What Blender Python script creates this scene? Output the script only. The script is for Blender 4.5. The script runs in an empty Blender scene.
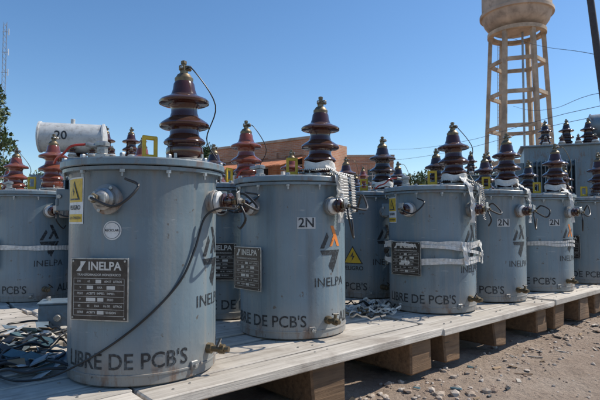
import bpy, bmesh, math, random
from math import sin, cos, pi, radians
from mathutils import Vector, Matrix, noise
random.seed(7)
scene = bpy.context.scene
scene.view_settings.view_transform = 'Standard'
scene.view_settings.look = 'None'
scene.view_settings.exposure = 0
COL = scene.collection

# ------------------------------------------------------------------ materials
def newmat(name):
    m = bpy.data.materials.new(name); m.use_nodes = True
    nt = m.node_tree; b = nt.nodes['Principled BSDF']
    return m, nt, b
def ramp(nt, fac, stops):
    r = nt.nodes.new('ShaderNodeValToRGB')
    el = r.color_ramp.elements
    el[0].position, el[0].color = stops[0][0], (*stops[0][1], 1)
    el[1].position, el[1].color = stops[-1][0], (*stops[-1][1], 1)
    for p, c in stops[1:-1]:
        e = el.new(p); e.color = (*c, 1)
    nt.links.new(fac, r.inputs[0]); return r.outputs[0]
def mix(nt, fac, a, b, mode='MIX'):
    m = nt.nodes.new('ShaderNodeMix'); m.data_type = 'RGBA'; m.blend_type = mode
    for s, v in ((m.inputs[0], fac), (m.inputs[6], a), (m.inputs[7], b)):
        if hasattr(v, 'links'): nt.links.new(v, s)
        elif isinstance(v, (int, float)): s.default_value = v
        else: s.default_value = (*v, 1)
    return m.outputs[2]
def noise_tex(nt, scale, detail=4, mapping=None, rough=.55, per_obj=False):
    n = nt.nodes.new('ShaderNodeTexNoise'); n.inputs['Scale'].default_value = scale
    n.inputs['Detail'].default_value = detail; n.inputs['Roughness'].default_value = rough
    tc = nt.nodes.new('ShaderNodeTexCoord'); out = tc.outputs['Object']
    if per_obj:
        oi = nt.nodes.new('ShaderNodeObjectInfo'); va = nt.nodes.new('ShaderNodeVectorMath'); va.operation = 'SCALE'
        cx = nt.nodes.new('ShaderNodeCombineXYZ')
        for k in range(3): nt.links.new(oi.outputs['Random'], cx.inputs[k])
        nt.links.new(cx.outputs[0], va.inputs[0]); va.inputs['Scale'].default_value = 37
        ad = nt.nodes.new('ShaderNodeVectorMath'); nt.links.new(out, ad.inputs[0]); nt.links.new(va.outputs[0], ad.inputs[1]); out = ad.outputs[0]
    if mapping:
        mp = nt.nodes.new('ShaderNodeMapping'); mp.inputs['Scale'].default_value = mapping
        nt.links.new(out, mp.inputs[0]); out = mp.outputs[0]
    nt.links.new(out, n.inputs['Vector'])
    return n.outputs[0]
def bump(nt, b, h, strength, dist=.01):
    bm_ = nt.nodes.new('ShaderNodeBump'); bm_.inputs['Strength'].default_value = strength
    bm_.inputs['Distance'].default_value = dist
    nt.links.new(h, bm_.inputs['Height']); nt.links.new(bm_.outputs[0], b.inputs['Normal'])
def simple(name, col, rough=.5, metal=0, var=.25, nscale=12, coat=0, bumpv=0, dirt=0, dirtc=(.12, .085, .06)):
    m, nt, b = newmat(name)
    n = noise_tex(nt, nscale, 5)
    lo = tuple(c*(1-var) for c in col); hi = tuple(min(1, c*(1+var)) for c in col)
    c = ramp(nt, n, [(.3, lo), (.7, hi)])
    if dirt:
        d = noise_tex(nt, nscale*2.3, 8, rough=.7)
        c = mix(nt, ramp(nt, d, [(.5, (0, 0, 0)), (.68, (dirt,)*3)]), c, dirtc)
    nt.links.new(c, b.inputs['Base Color'])
    b.inputs['Roughness'].default_value = rough; b.inputs['Metallic'].default_value = metal
    b.inputs['Coat Weight'].default_value = coat
    if bumpv: bump(nt, b, n, bumpv, .004)
    return m

def maprange(nt, src, a, b_, c, d):
    r = nt.nodes.new('ShaderNodeMapRange')
    for i, v in zip((1, 2, 3, 4), (a, b_, c, d)): r.inputs[i].default_value = v
    nt.links.new(src, r.inputs[0]); return r.outputs[0]
def mul(nt, a, b_):
    m = nt.nodes.new('ShaderNodeMath'); m.operation = 'MULTIPLY'
    nt.links.new(a, m.inputs[0])
    if hasattr(b_, 'links'): nt.links.new(b_, m.inputs[1])
    else: m.inputs[1].default_value = b_
    return m.outputs[0]
def paint_mat(name, base):
    m, nt, b = newmat(name)
    big = noise_tex(nt, 3, 5, per_obj=True)
    streak = noise_tex(nt, 1, 6, mapping=(34, 34, 1.4), per_obj=True)
    streak2 = noise_tex(nt, 1, 4, mapping=(14, 14, .9), per_obj=True)
    fine = noise_tex(nt, 70, 4)
    c0 = ramp(nt, big, [(.3, tuple(c*.82 for c in base)), (.7, tuple(c*1.12 for c in base))])
    c1 = mix(nt, ramp(nt, streak, [(.50, (0, 0, 0)), (.72, (.5, .5, .5))]), c0, (.28, .265, .235))
    c1 = mix(nt, ramp(nt, streak2, [(.54, (0, 0, 0)), (.75, (.55, .55, .55))]), c1, (.10, .11, .115))
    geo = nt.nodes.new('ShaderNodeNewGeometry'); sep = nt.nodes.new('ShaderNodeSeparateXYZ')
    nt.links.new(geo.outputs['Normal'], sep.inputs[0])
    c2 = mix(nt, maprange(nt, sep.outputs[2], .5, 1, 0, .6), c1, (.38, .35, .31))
    tc = nt.nodes.new('ShaderNodeTexCoord'); s2 = nt.nodes.new('ShaderNodeSeparateXYZ')
    nt.links.new(tc.outputs['Object'], s2.inputs[0])
    low = maprange(nt, s2.outputs[2], .2, 0, 0, 1.1)
    c3 = mix(nt, mul(nt, low, big), c2, (.33, .27, .21))
    chip = noise_tex(nt, 24, 9, per_obj=True, rough=.6)
    c4 = mix(nt, ramp(nt, chip, [(.64, (0, 0, 0)), (.68, (.8, .8, .8))]), c3, (.10, .08, .065))
    # pale scuffs
    sc_ = noise_tex(nt, 1, 6, mapping=(7, 7, 38), per_obj=True, rough=.6)
    c4 = mix(nt, ramp(nt, sc_, [(.66, (0, 0, 0)), (.7, (.4, .4, .4))]), c4, (.40, .41, .41))
    rustn = noise_tex(nt, 9, 8, mapping=(2.2, 2.2, .8), per_obj=True, rough=.65)
    rust = ramp(nt, rustn, [(.52, (0, 0, 0)), (.64, (.85, .85, .85))])
    edge = nt.nodes.new('ShaderNodeMath'); edge.operation = 'MAXIMUM'
    nt.links.new(maprange(nt, s2.outputs[2], .12, .0, 0, 1), edge.inputs[0]); nt.links.new(maprange(nt, s2.outputs[2], .75, .83, 0, .7), edge.inputs[1])
    c4 = mix(nt, mul(nt, rust, edge.outputs[0]), c4, (.16, .08, .042))
    oi = nt.nodes.new('ShaderNodeObjectInfo')
    hsv = nt.nodes.new('ShaderNodeHueSaturation'); nt.links.new(maprange(nt, oi.outputs['Random'], 0, 1, .86, 1.1), hsv.inputs['Value'])
    nt.links.new(c4, hsv.inputs['Color']); nt.links.new(hsv.outputs[0], b.inputs['Base Color'])
    nt.links.new(maprange(nt, streak, .3, .7, .2, .5), b.inputs['Roughness'])
    ad = nt.nodes.new('ShaderNodeMath'); ad.operation = 'MULTIPLY_ADD'; ad.inputs[1].default_value = .12
    nt.links.new(fine, ad.inputs[0]); nt.links.new(big, ad.inputs[2])
    bump(nt, b, ad.outputs[0], .35, .014)
    return m
M = {}
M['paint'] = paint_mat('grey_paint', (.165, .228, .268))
M['lightgrey'] = simple('light_grey_paint', (.5, .51, .5), .45, 0, .12, 8, dirt=.5)
def porcelain(name, c):
    m, nt, b = newmat(name)
    n = noise_tex(nt, 14, 5)
    geo = nt.nodes.new('ShaderNodeNewGeometry'); sep = nt.nodes.new('ShaderNodeSeparateXYZ')
    nt.links.new(geo.outputs['Normal'], sep.inputs[0])
    c0 = ramp(nt, n, [(.3, tuple(x*.7 for x in c)), (.7, tuple(x*1.3 for x in c))])
    dust = mul(nt, maprange(nt, sep.outputs[2], .3, 1, 0, .45), noise_tex(nt, 22, 6))
    nt.links.new(mix(nt, dust, c0, (.24, .19, .15)), b.inputs['Base Color'])
    b.inputs['Roughness'].default_value = .13; b.inputs['Coat Weight'].default_value = .5
    b.inputs['Coat Roughness'].default_value = .06
    return m
M['porc'] = porcelain('brown_porcelain', (.048, .014, .009))
M['porcred'] = porcelain('red_porcelain', (.18, .042, .022))
M['porcdark'] = porcelain('dark_porcelain', (.028, .013, .011))
M['galv'] = simple('galvanised_steel', (.36, .36, .35), .42, .8, .3, 25, dirt=.6)
M['white'] = simple('white_enamel', (.62, .62, .6), .35, 0, .1, 20, dirt=.5)
M['brass'] = simple('brass', (.20, .155, .095), .45, .7, .45, 30, dirt=.85)
M['black'] = simple('black_rubber', (.018, .018, .018), .45, 0, .3)
M['ink'] = simple('black_lettering', (.016, .017, .02), .5, 0, .35, 30, dirt=.75, dirtc=(.13, .165, .185))
M['yellow'] = simple('yellow_paint', (.62, .40, .02), .45, 0, .15, 12, dirt=.4)
M['orange'] = simple('orange_print', (.75, .22, .03), .5, 0, .1)
M['sticker'] = simple('white_sticker', (.68, .68, .66), .5, 0, .08, 12, dirt=.35)
M['plate'] = simple('nameplate_brown', (.032, .024, .021), .35, .1, .3, 18, dirt=.5, dirtc=(.12, .1, .08))
M['plateink'] = simple('nameplate_print', (.55, .53, .49), .45, .1, .2)
M['red'] = simple('red_cable', (.35, .03, .02), .4)
M['strap'] = simple('white_strapping', (.62, .60, .56), .55, 0, .2, 40, dirt=.4)
M['cloth'] = simple('white_cloth_tape', (.66, .65, .61), .85, 0, .15, 20, dirt=.3)
M['teal'] = simple('teal_plastic', (.07, .13, .15), .5, 0, .3)
M['bluebox'] = simple('blue_grey_metal', (.13, .18, .22), .5, .1, .25, 12, dirt=.5)
M['cardboard'] = simple('brown_scrap', (.25, .17, .1), .8, 0, .3)
M['concrete'] = simple('weathered_concrete', (.40, .31, .22), .85, 0, .35, 1.2, dirt=.3)
M['tankconc'] = simple('tank_concrete', (.40, .32, .25), .85, 0, .35, .5, dirt=.6)
M['darkpole'] = simple('dark_pole', (.04, .04, .045), .7)
M['rooftile'] = simple('roof_tile', (.48, .18, .08), .85, 0, .35, 3)
M['glass'] = simple('dark_window', (.03, .04, .05), .1, 0, .2)
M['frame'] = simple('window_frame', (.5, .48, .44), .6)
M['bark'] = simple('bark', (.13, .09, .06), .9, 0, .3, 6, 0, .5)

def wood_mat(name, lo, hi, dirtc=(.16, .12, .09)):
    m, nt, b = newmat(name)
    g = noise_tex(nt, 1, 8, mapping=(1.6, 46, 46), rough=.65)
    g2 = noise_tex(nt, 5, 5)
    geo = nt.nodes.new('ShaderNodeNewGeometry')
    c = ramp(nt, g, [(.3, lo), (.5, tuple((a*.4+b_*.6) for a, b_ in zip(lo, hi))), (.68, hi)])
    c = mix(nt, ramp(nt, g2, [(.35, (0, 0, 0)), (.7, (.6, .6, .6))]), c, tuple(x*1.08 for x in hi))
    h = nt.nodes.new('ShaderNodeHueSaturation'); nt.links.new(maprange(nt, geo.outputs['Random Per Island'], 0, 1, .7, 1.12), h.inputs['Value']); nt.links.new(c, h.inputs['Color'])
    st = noise_tex(nt, 2.6, 8, rough=.65)
    c5 = mix(nt, ramp(nt, st, [(.52, (0, 0, 0)), (.68, (.6, .6, .6))]), h.outputs[0], dirtc)
    crack = noise_tex(nt, 1, 3, mapping=(1.1, 60, 60))
    c6 = mix(nt, ramp(nt, crack, [(.66, (0, 0, 0)), (.7, (.7, .7, .7))]), c5, (.05, .04, .03))
    nt.links.new(c6, b.inputs['Base Color']); b.inputs['Roughness'].default_value = .85
    bump(nt, b, g, .8, .008)
    return m
M['wood'] = wood_mat('weathered_wood', (.31, .27, .22), (.62, .57, .50))
M['sleeper'] = wood_mat('sleeper_wood', (.08, .045, .025), (.25, .15, .08), (.05, .035, .025))

def ground_mat():
    m, nt, b = newmat('sandy_ground')
    a = noise_tex(nt, 1.1, 8); f = noise_tex(nt, 30, 8, rough=.7); mid = noise_tex(nt, 6, 6)
    c = ramp(nt, a, [(.3, (.33, .24, .18)), (.55, (.45, .35, .27)), (.75, (.52, .43, .35))])
    c = mix(nt, ramp(nt, mid, [(.4, (.0, .0, .0)), (.7, (.5, .5, .5))]), c, (.35, .255, .185))
    c = mix(nt, ramp(nt, f, [(.5, (0, 0, 0)), (.7, (.6, .6, .6))]), c, (.22, .165, .125))
    nt.links.new(c, b.inputs['Base Color']); b.inputs['Roughness'].default_value = .95
    ad = nt.nodes.new('ShaderNodeMath'); ad.operation = 'ADD'
    nt.links.new(f, ad.inputs[0]); nt.links.new(mid, ad.inputs[1])
    bump(nt, b, ad.outputs[0], 1, .04)
    return m
M['ground'] = ground_mat()
def stone_mat():
    m, nt, b = newmat('stone')
    geo = nt.nodes.new('ShaderNodeNewGeometry')
    nt.links.new(ramp(nt, geo.outputs['Random Per Island'], [(0, (.22, .15, .11)), (.5, (.38, .30, .23)), (1, (.5, .44, .38))]), b.inputs['Base Color'])
    b.inputs['Roughness'].default_value = .9
    return m
M['stone'] = stone_mat()
def brick_mat():
    m, nt, b = newmat('red_brick')
    tc = nt.nodes.new('ShaderNodeTexCoord'); s = nt.nodes.new('ShaderNodeSeparateXYZ'); c = nt.nodes.new('ShaderNodeCombineXYZ')
    nt.links.new(tc.outputs['Object'], s.inputs[0])
    ad = nt.nodes.new('ShaderNodeMath'); nt.links.new(s.outputs[0], ad.inputs[0]); nt.links.new(s.outputs[1], ad.inputs[1])
    nt.links.new(ad.outputs[0], c.inputs[0]); nt.links.new(s.outputs[2], c.inputs[1])
    br = nt.nodes.new('ShaderNodeTexBrick'); nt.links.new(c.outputs[0], br.inputs['Vector'])
    br.inputs['Color1'].default_value = (.42, .17, .09, 1); br.inputs['Color2'].default_value = (.50, .26, .15, 1)
    br.inputs['Mortar'].default_value = (.44, .38, .32, 1); br.inputs['Scale'].default_value = 1
    br.inputs['Brick Width'].default_value = .26; br.inputs['Row Height'].default_value = .08; br.inputs['Mortar Size'].default_value = .008
    n = noise_tex(nt, 1.2, 6)
    o = mix(nt, ramp(nt, n, [(.45, (0, 0, 0)), (.7, (.6, .6, .6))]), br.outputs[0], (.24, .15, .10))
    nt.links.new(o, b.inputs['Base Color']); b.inputs['Roughness'].default_value = .9
    return m
M['brick'] = brick_mat()
def leaf_mat():
    m, nt, b = newmat('foliage')
    geo = nt.nodes.new('ShaderNodeNewGeometry')
    nt.links.new(ramp(nt, geo.outputs['Random Per Island'], [(0, (.03, .055, .018)), (.6, (.06, .10, .03)), (1, (.11, .14, .05))]), b.inputs['Base Color'])
    b.inputs['Roughness'].default_value = .6
    return m
M['leaf'] = leaf_mat()

# ------------------------------------------------------------------ mesh builder
class MB:
    def __init__(s): s.bm = bmesh.new(); s.mats = []
    def mi(s, k):
        if k not in s.mats: s.mats.append(k)
        return s.mats.index(k)
    def lathe(s, prof, mat, mx=None, segs=48):
        mx = mx or Matrix(); i = s.mi(mat); rings = []
        for r, z in prof:
            if r < 1e-5: rings.append([s.bm.verts.new(mx @ Vector((0, 0, z)))])
            else: rings.append([s.bm.verts.new(mx @ Vector((r*sin(2*pi*k/segs), -r*cos(2*pi*k/segs), z))) for k in range(segs)])
        for a, b in zip(rings, rings[1:]):
            for k in range(segs):
                k2 = (k+1) % segs
                vs = [a[k % len(a)], a[k2 % len(a)], b[k2 % len(b)], b[k % len(b)]]
                u = []
                for v in vs:
                    if v not in u: u.append(v)
                if len(u) < 3: continue
                try: f = s.bm.faces.new(u); f.material_index = i
                except ValueError: pass
        return s
    def cyl(s, p0, p1, r, mat, segs=12, r2=None):
        p0 = Vector(p0); p1 = Vector(p1); d = p1-p0
        mx = Matrix.Translation(p0) @ d.to_track_quat('Z', 'Y').to_matrix().to_4x4()
        L = d.length; r2 = r if r2 is None else r2; c = min(r, L)*.12
        return s.lathe([(0, 0), (r-c, 0), (r, c), (r2, L-c), (r2-c, L), (0, L)], mat, mx, segs)
    def box(s, size, cen, mat, mx=None, bev=.003, jit=0):
        mx = mx or Matrix(); i = s.mi(mat); hx, hy, hz = (q/2 for q in size)
        b = min(bev, min(size)*.3) if bev else 0; C = Vector(cen); V = {}
        for sx in (-1, 1):
            for sy in (-1, 1):
                for sz in (-1, 1):
                    j = Vector([random.uniform(-jit, jit) for _ in range(3)]) if jit else Vector((0, 0, 0))
                    cs = [Vector((sx*hx, sy*(hy-b), sz*(hz-b))), Vector((sx*(hx-b), sy*hy, sz*(hz-b))), Vector((sx*(hx-b), sy*(hy-b), sz*hz))]
                    if not b:
                        v = s.bm.verts.new(mx @ (cs[0]+C+j)); V[sx, sy, sz] = [v]*3
                    else: V[sx, sy, sz] = [s.bm.verts.new(mx @ (c+C+j)) for c in cs]
        def F(vs):
            f = s.bm.faces.new(vs); f.material_index = i
        q4 = ((-1, -1), (1, -1), (1, 1), (-1, 1))
        for sg in (-1, 1):
            F([V[sg, a, c][0] for a, c in q4]); F([V[a, sg, c][1] for a, c in q4]); F([V[a, c, sg][2] for a, c in q4])
        if b:
            for a in (-1, 1):
                for c in (-1, 1):
                    F([V[a, c, -1][0], V[a, c, 1][0], V[a, c, 1][1], V[a, c, -1][1]])
                    F([V[a, -1, c][0], V[a, 1, c][0], V[a, 1, c][2], V[a, -1, c][2]])
                    F([V[-1, a, c][1], V[1, a, c][1], V[1, a, c][2], V[-1, a, c][2]])
                    for d in (-1, 1): F(V[a, c, d])
        return s
    def raw(s, verts, faces, mat):
        i = s.mi(mat); vs = [s.bm.verts.new(v) for v in verts]
        for f in faces:
            try: ff = s.bm.faces.new([vs[k] for k in f]); ff.material_index = i
            except ValueError: pass
        return s
    def tube(s, pts, r, mat, segs=8, sub=6):
        P = [Vector(p) for p in pts]; P = [P[0]*2-P[1]] + P + [P[-1]*2-P[-2]]; out = []
        for k in range(1, len(P)-2):
            for j in range(sub):
                t = j/sub; a, b, c, d = P[k-1], P[k], P[k+1], P[k+2]
                out.append(.5*((2*b)+(c-a)*t+(2*a-5*b+4*c-d)*t*t+(3*b-a-3*c+d)*t**3))
        out.append(P[-2]); i = s.mi(mat); rings = []; up = Vector((.13, .2, 1)).normalized()
        for k, p in enumerate(out):
            d = (out[min(k+1, len(out)-1)]-out[max(k-1, 0)]).normalized()
            x = d.cross(up)
            if x.length < .05: x = d.cross(Vector((1, 0, 0)))
            x.normalize(); y = d.cross(x)
            rings.append([s.bm.verts.new(p+x*r*cos(2*pi*j/segs)+y*r*sin(2*pi*j/segs)) for j in range(segs)])
        for a, b in zip(rings, rings[1:]):
            for j in range(segs):
                f = s.bm.faces.new([a[j], a[(j+1) % segs], b[(j+1) % segs], b[j]]); f.material_index = i
        return s
    def mesh(s, name, angle=32):
        if not getattr(s, 'norecalc', False): bmesh.ops.recalc_face_normals(s.bm, faces=s.bm.faces[:])
        me = bpy.data.meshes.new(name); s.bm.to_mesh(me); s.bm.free()
        for k in s.mats: me.materials.append(M[k])
        for p in me.polygons: p.use_smooth = True
        me.set_sharp_from_angle(angle=radians(angle))
        return me
def obj(name, me, parent=None, loc=(0, 0, 0), rot=(0, 0, 0), scale=(1, 1, 1)):
    o = bpy.data.objects.new(name, me); COL.objects.link(o)
    o.location = loc; o.rotation_euler = rot; o.scale = scale
    if parent: o.parent = parent
    return o
def empty(name, loc=(0, 0, 0), rotz=0):
    o = bpy.data.objects.new(name, None); COL.objects.link(o); o.location = loc; o.rotation_euler = (0, 0, rotz)
    o.empty_display_size = .1
    return o

# ------------------------------------------------------------------ 2D shapes / text
_tc = {}
def text2d(txt, size, bold=0.0, slices=.02, sx=1.0):
    key = (txt, size, bold, slices, sx)
    if key in _tc: return _tc[key]
    cu = bpy.data.curves.new('t', 'FONT'); cu.body = txt; cu.size = size; cu.align_x = 'CENTER'; cu.align_y = 'CENTER'
    cu.offset = bold; cu.resolution_u = 3; cu.fill_mode = 'FRONT'
    o = bpy.data.objects.new('t', cu); COL.objects.link(o)
    dg = bpy.context.evaluated_depsgraph_get(); me = bpy.data.meshes.new_from_object(o.evaluated_get(dg))
    b = bmesh.new(); b.from_mesh(me)
    for v in b.verts: v.co.x *= sx
    r = slice2d(b, slices)
    bpy.data.objects.remove(o); bpy.data.meshes.remove(me); bpy.data.curves.remove(cu)
    _tc[key] = r; return r
def slice2d(b, step):
    if step and b.verts:
        x0 = min(v.co.x for v in b.verts); x1 = max(v.co.x for v in b.verts); x = x0+step
        while x < x1-1e-4:
            bmesh.ops.bisect_plane(b, geom=b.verts[:]+b.edges[:]+b.faces[:], plane_co=(x, 0, 0), plane_no=(1, 0, 0)); x += step
    bmesh.ops.triangulate(b, faces=b.faces[:])
    b.verts.index_update()
    r = ([(v.co.x, v.co.y) for v in b.verts], [[v.index for v in f.verts] for f in b.faces])
    b.free(); return r
def poly2d(pts, step=.02):
    b = bmesh.new(); b.faces.new([b.verts.new((x, y, 0)) for x, y in pts]); return slice2d(b, step)
def wrap(mb, shape, mat, R, a0, z0):
    vs, fs = shape
    mb.raw([(R*sin(a0+x/R), -R*cos(a0+x/R), z0+y) for x, y in vs], fs, mat)
def flat(mb, shape, mat, y, x0=0, z0=0):
    vs, fs = shape
    mb.raw([(x0+x, y, z0+v) for x, v in vs], fs, mat)
def rect(w, h): return [(-w/2, -h/2), (w/2, -h/2), (w/2, h/2), (-w/2, h/2)]
def circ(r, n=28): return [(r*cos(2*pi*k/n), r*sin(2*pi*k/n)) for k in range(n)]

# ------------------------------------------------------------------ transformer kit
R = .30; H = .85
def k_body():
    m = MB()
    m.lathe([(0, .012), (.28, .012), (.285, 0), (.296, 0), (.3, .004), (.3, .028), (.3, .1), (.3, .25), (.3, .4), (.3, .6), (.3, .79), (.303, .798), (.326, .802), (.327, .815), (.31, .818), (0, .818)], 'paint', segs=96)
    m.lathe([(.298, .034), (.3035, .036), (.3035, .042), (.298, .044)], 'paint', segs=96)
    m.box((.008, .006, .74), (0, 0, .42), 'paint', Matrix.Rotation(radians(150), 4, 'Z') @ Matrix.Translation((0, -.3005, 0)), .002)
    for a in (100, -100):
        mx = Matrix.Rotation(radians(a), 4, 'Z') @ Matrix.Translation((0, -.3, 0))
        m.box((.012, .07, .09), (-.02, -.025, .70), 'paint', mx, .003)
        m.box((.012, .07, .09), (.02, -.025, .70), 'paint', mx, .003)
        m.box((.06, .012, .03), (0, -.055, .69), 'paint', mx, .003)
        m.cyl(mx @ Vector((-.035, -.045, .715)), mx @ Vector((.035, -.045, .715)), .009, 'galv')
    for z in (.25, .62):
        mx = Matrix.Rotation(pi, 4, 'Z') @ Matrix.Translation((0, -.3, 0))
        m.box((.16, .008, .10), (0, -.07, z), 'paint', mx, .003)
        m.box((.008, .08, .10), (-.07, -.035, z), 'paint', mx, .003)
        m.box((.008, .08, .10), (.07, -.035, z), 'paint', mx, .003)
    mx = Matrix.Rotation(radians(38), 4, 'Z') @ Matrix.Translation((0, -.3, 0))
    m.box((.035, .012, .035), (0, -.004, .045), 'paint', mx, .003)
    m.cyl(mx @ Vector((0, -.005, .045)), mx @ Vector((0, -.022, .045)), .008, 'galv', 6)
    return m.mesh('tank_body')
def k_lid():
    m = MB()
    m.lathe([(0, .868), (.15, .866), (.27, .856), (.3, .85), (.333, .848), (.337, .843), (.337, .822), (.333, .819), (.3, .819)], 'paint', segs=96)
    for k in range(12):
        a = 2*pi*(k+.5)/12
        p = Matrix.Rotation(a, 4, 'Z') @ Vector((0, -.321, 0))
        m.lathe([(0, .862), (.009, .862), (.011, .858), (.011, .848)], 'galv', Matrix.Translation(p), 6)
        m.lathe([(.010, .802), (.010, .79), (0, .79)], 'galv', Matrix.Translation(p), 6)
        m.lathe([(.005, .79), (.005, .775), (0, .775)], 'galv', Matrix.Translation(p), 8)
    return m.mesh('lid')
def k_hv(mat):
    m = MB()
    m.lathe([(.0, .0), (.092, 0), (.095, .004), (.095, .014), (.088, .02), (.078, .022), (.0, .022)], 'galv', segs=36)
    for k in range(4):
        a = k*pi/2+.6; p = (.083*sin(a), .083*cos(a), 0)
        m.lathe([(.007, .018), (.007, .04), (0, .04)], 'galv', Matrix.Translation(p), 6)
    m.lathe([(.066, .02), (.076, .03), (.082, .05), (.08, .068), (.072, .078), (.076, .084), (.088, .088), (.091, .096), (.086, .106), (.07, .118), (.064, .130), (.064, .148),
             (.070, .156), (.098, .158), (.107, .163), (.109, .172), (.103, .181), (.082, .196), (.064, .208), (.058, .226), (.057, .244),
             (.062, .256), (.066, .262), (.100, .264), (.109, .268), (.1105, .277), (.103, .286), (.076, .297), (.058, .308), (.050, .330), (.046, .356), (.038, .37), (0, .372)], mat, segs=56)
    m.lathe([(.040, .362), (.041, .382), (.034, .390), (.028, .4), (.02, .404), (0, .404)], 'brass', segs=24)
    m.lathe([(.019, .402), (.019, .416), (.011, .418), (.011, .449), (0, .451)], 'brass', segs=6)
    m.box((.055, .018, .024), (.006, 0, .43), 'brass', None, .004)
    m.cyl((.026, -.022, .43), (.026, .024, .43), .007, 'galv', 8)
    m.cyl((-.012, -.02, .43), (-.012, .022, .43), .006, 'galv', 8)
    m.lathe([(.014, .448), (.014, .46), (.006, .464), (0, .464)], 'brass', segs=6)
    return m.mesh('high_voltage_bushing')
MXY = Matrix.Rotation(radians(90), 4, 'X')   # z -> -y
def k_lv(mat):
    m = MB()
    m.lathe([(.045, -.02), (.045, .012), (.05, .014), (.05, .024), (.044, .027), (0, .027)], 'paint', MXY, 28)
    m.lathe([(.03, .02), (.036, .028), (.043, .03), (.044, .042), (.036, .048), (.03, .05), (.029, .055)], 'white', MXY, 28)
    m.lathe([(.029, .05), (.034, .056), (.036, .066), (.028, .072), (.026, .078), (.034, .084), (.035, .092), (.024, .1), (0, .1)], mat, MXY, 28)
    m.lathe([(.013, .098), (.013, .106), (.008, .106), (.008, .15), (0, .151)], 'brass', MXY, 12)
    m.lathe([(.017, .108), (.017, .118), (0, .118)], 'brass', MXY, 6)
    m.box((.034, .007, .06), (0, -.125, .012), 'galv', None, .002)
    m.lathe([(.015, .13), (.015, .14), (0, .14)], 'galv', MXY, 6)
    for k in range(3):
        a = k*2*pi/3
        m.lathe([(.005, .02), (.005, .034), (0, .034)], 'galv', Matrix.Translation((.04*sin(a), 0, .04*cos(a))) @ MXY, 6)
    return m.mesh('low_voltage_bushing')
def k_lvcap():
    m = MB()
    m.lathe([(.05, -.02), (.05, .014), (.056, .016), (.056, .028), (.05, .032), (.03, .034), (.028, .06), (.02, .064), (.02, .075), (0, .076)], 'paint', MXY, 28)
    m.lathe([(.035, .032), (.04, .036), (.04, .05), (.03, .056), (.03, .07), (.022, .08), (0, .081)], 'galv', MXY, 28)
    m.lathe([(.011, .07), (.011, .13), (0, .132)], 'galv', MXY, 8)
    m.box((.055, .012, .034), (.01, -.1, 0), 'galv', None, .003)
    m.lathe([(.017, .108), (.017, .12), (0, .12)], 'brass', MXY, 6)
    for k in range(4):
        a = k*pi/2+.5
        m.lathe([(.007, .02), (.007, .04), (0, .041)], 'galv', Matrix.Translation((.047*sin(a), 0, .047*cos(a))) @ MXY, 6)
    return m.mesh('low_voltage_terminal')
def k_plate():
    m = MB(); W = .235; Hh = .23
    m.box((W, .004, Hh), (0, -.006, 0), 'galv', None, .0012)
    m.box((W-.01, .003, Hh-.01), (0, -.0085, 0), 'plate', None, .001)
    m.box((.02, .03, Hh-.03), (-.075, .012, 0), 'paint', None, .002)
    m.box((.02, .03, Hh-.03), (.075, .012, 0), 'paint', None, .002)
    y = -.0108
    flat(m, text2d('INELPA', .042, .0012, 0), 'plateink', y, .022, .084)
    flat(m, poly2d([(-.022, -.018), (.0, -.018), (.0, -.008), (.018, .018), (-.004, .018), (-.004, .004)], 0), 'plateink', y, -.072, .084)
    flat(m, text2d('TRANSFORMADOR MONOFASICO', .0115, .0002, 0), 'plateink', y, 0, .053)
    rows = [.04, .018, -.004, -.026, -.048, -.072, -.095]
    for z in rows: flat(m, poly2d(rect(.205, .0012), 0), 'plateink', y, 0, z)
    for x in (-.1025, .1025): flat(m, poly2d(rect(.0012, .135), 0), 'plateink', y, x, -.0275)
    rr = random.Random(3)
    words = ['kVA', '25', 'TENSION', '23000', 'V', 'Hz 50', 'SERIE', '60417', 'ACEITE', 'PESO', 'kg', '231', 'IMPED.', 'FASES 1', 'ANO', 'NORMA', '1,87 %', 'LITROS', '65']
    for i, (a, b) in enumerate(zip(rows, rows[1:])):
        zc = (a+b)/2; x = -.094
        while x < .07:
            w = rr.uniform(.022, .04)
            if rr.random() < .25: flat(m, poly2d(rect(w, .013), 0), 'plateink', y, x+w/2, zc)
            else: flat(m, text2d(rr.choice(words), .011, .0002, 0), 'plateink', y, x+w/2, zc)
            x += w+.008
    for x in (-.105, .105):
        for z in (-.103, .103): m.lathe([(.004, .008), (.004, .0125), (0, .013)], 'galv', Matrix.Translation((x, 0, z)) @ MXY, 10)
    return m.mesh('nameplate')
def k_valve():
    m = MB()
    m.lathe([(.022, -.01), (.022, .02), (.014, .022), (.014, .05), (.02, .052), (.02, .075), (.012, .077), (.012, .095), (0, .096)], 'brass', MXY, 8)
    m.cyl((0, -.062, 0), (0, -.062, .035), .008, 'brass', 8)
    m.box((.045, .012, .008), (0, -.062, .037), 'black', None, .003)
    return m.mesh('drain_valve')
def k_lug():
    m = MB()
    for x in (-.026, .026): m.box((.016, .012, .1), (x, 0, .048), 'yellow', None, .003)
    m.box((.068, .0125, .018), (0, 0, .098), 'yellow', None, .004)
    m.box((.068, .0125, .03), (0, 0, .012), 'yellow', None, .004)
    m.box((.09, .04, .008), (0, 0, 0), 'yellow', None, .002)
    return m.mesh('lifting_lug')
def k_relief():
    m = MB()
    m.lathe([(.03, -.01), (.03, .02), (.022, .024), (.022, .05), (.03, .054), (.03, .068), (.02, .074), (0, .075)], 'galv', None, 8)
    m.cyl((0, 0, .05), (-.06, -.02, .06), .01, 'galv', 10)
    m.tube([(-.06, -.02, .06), (-.11, -.04, .05), (-.15, -.03, .02), (-.19, 0, .01), (-.22, .03, -.01)], .005, 'red')
    return m.mesh('pressure_relief_valve')
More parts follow.
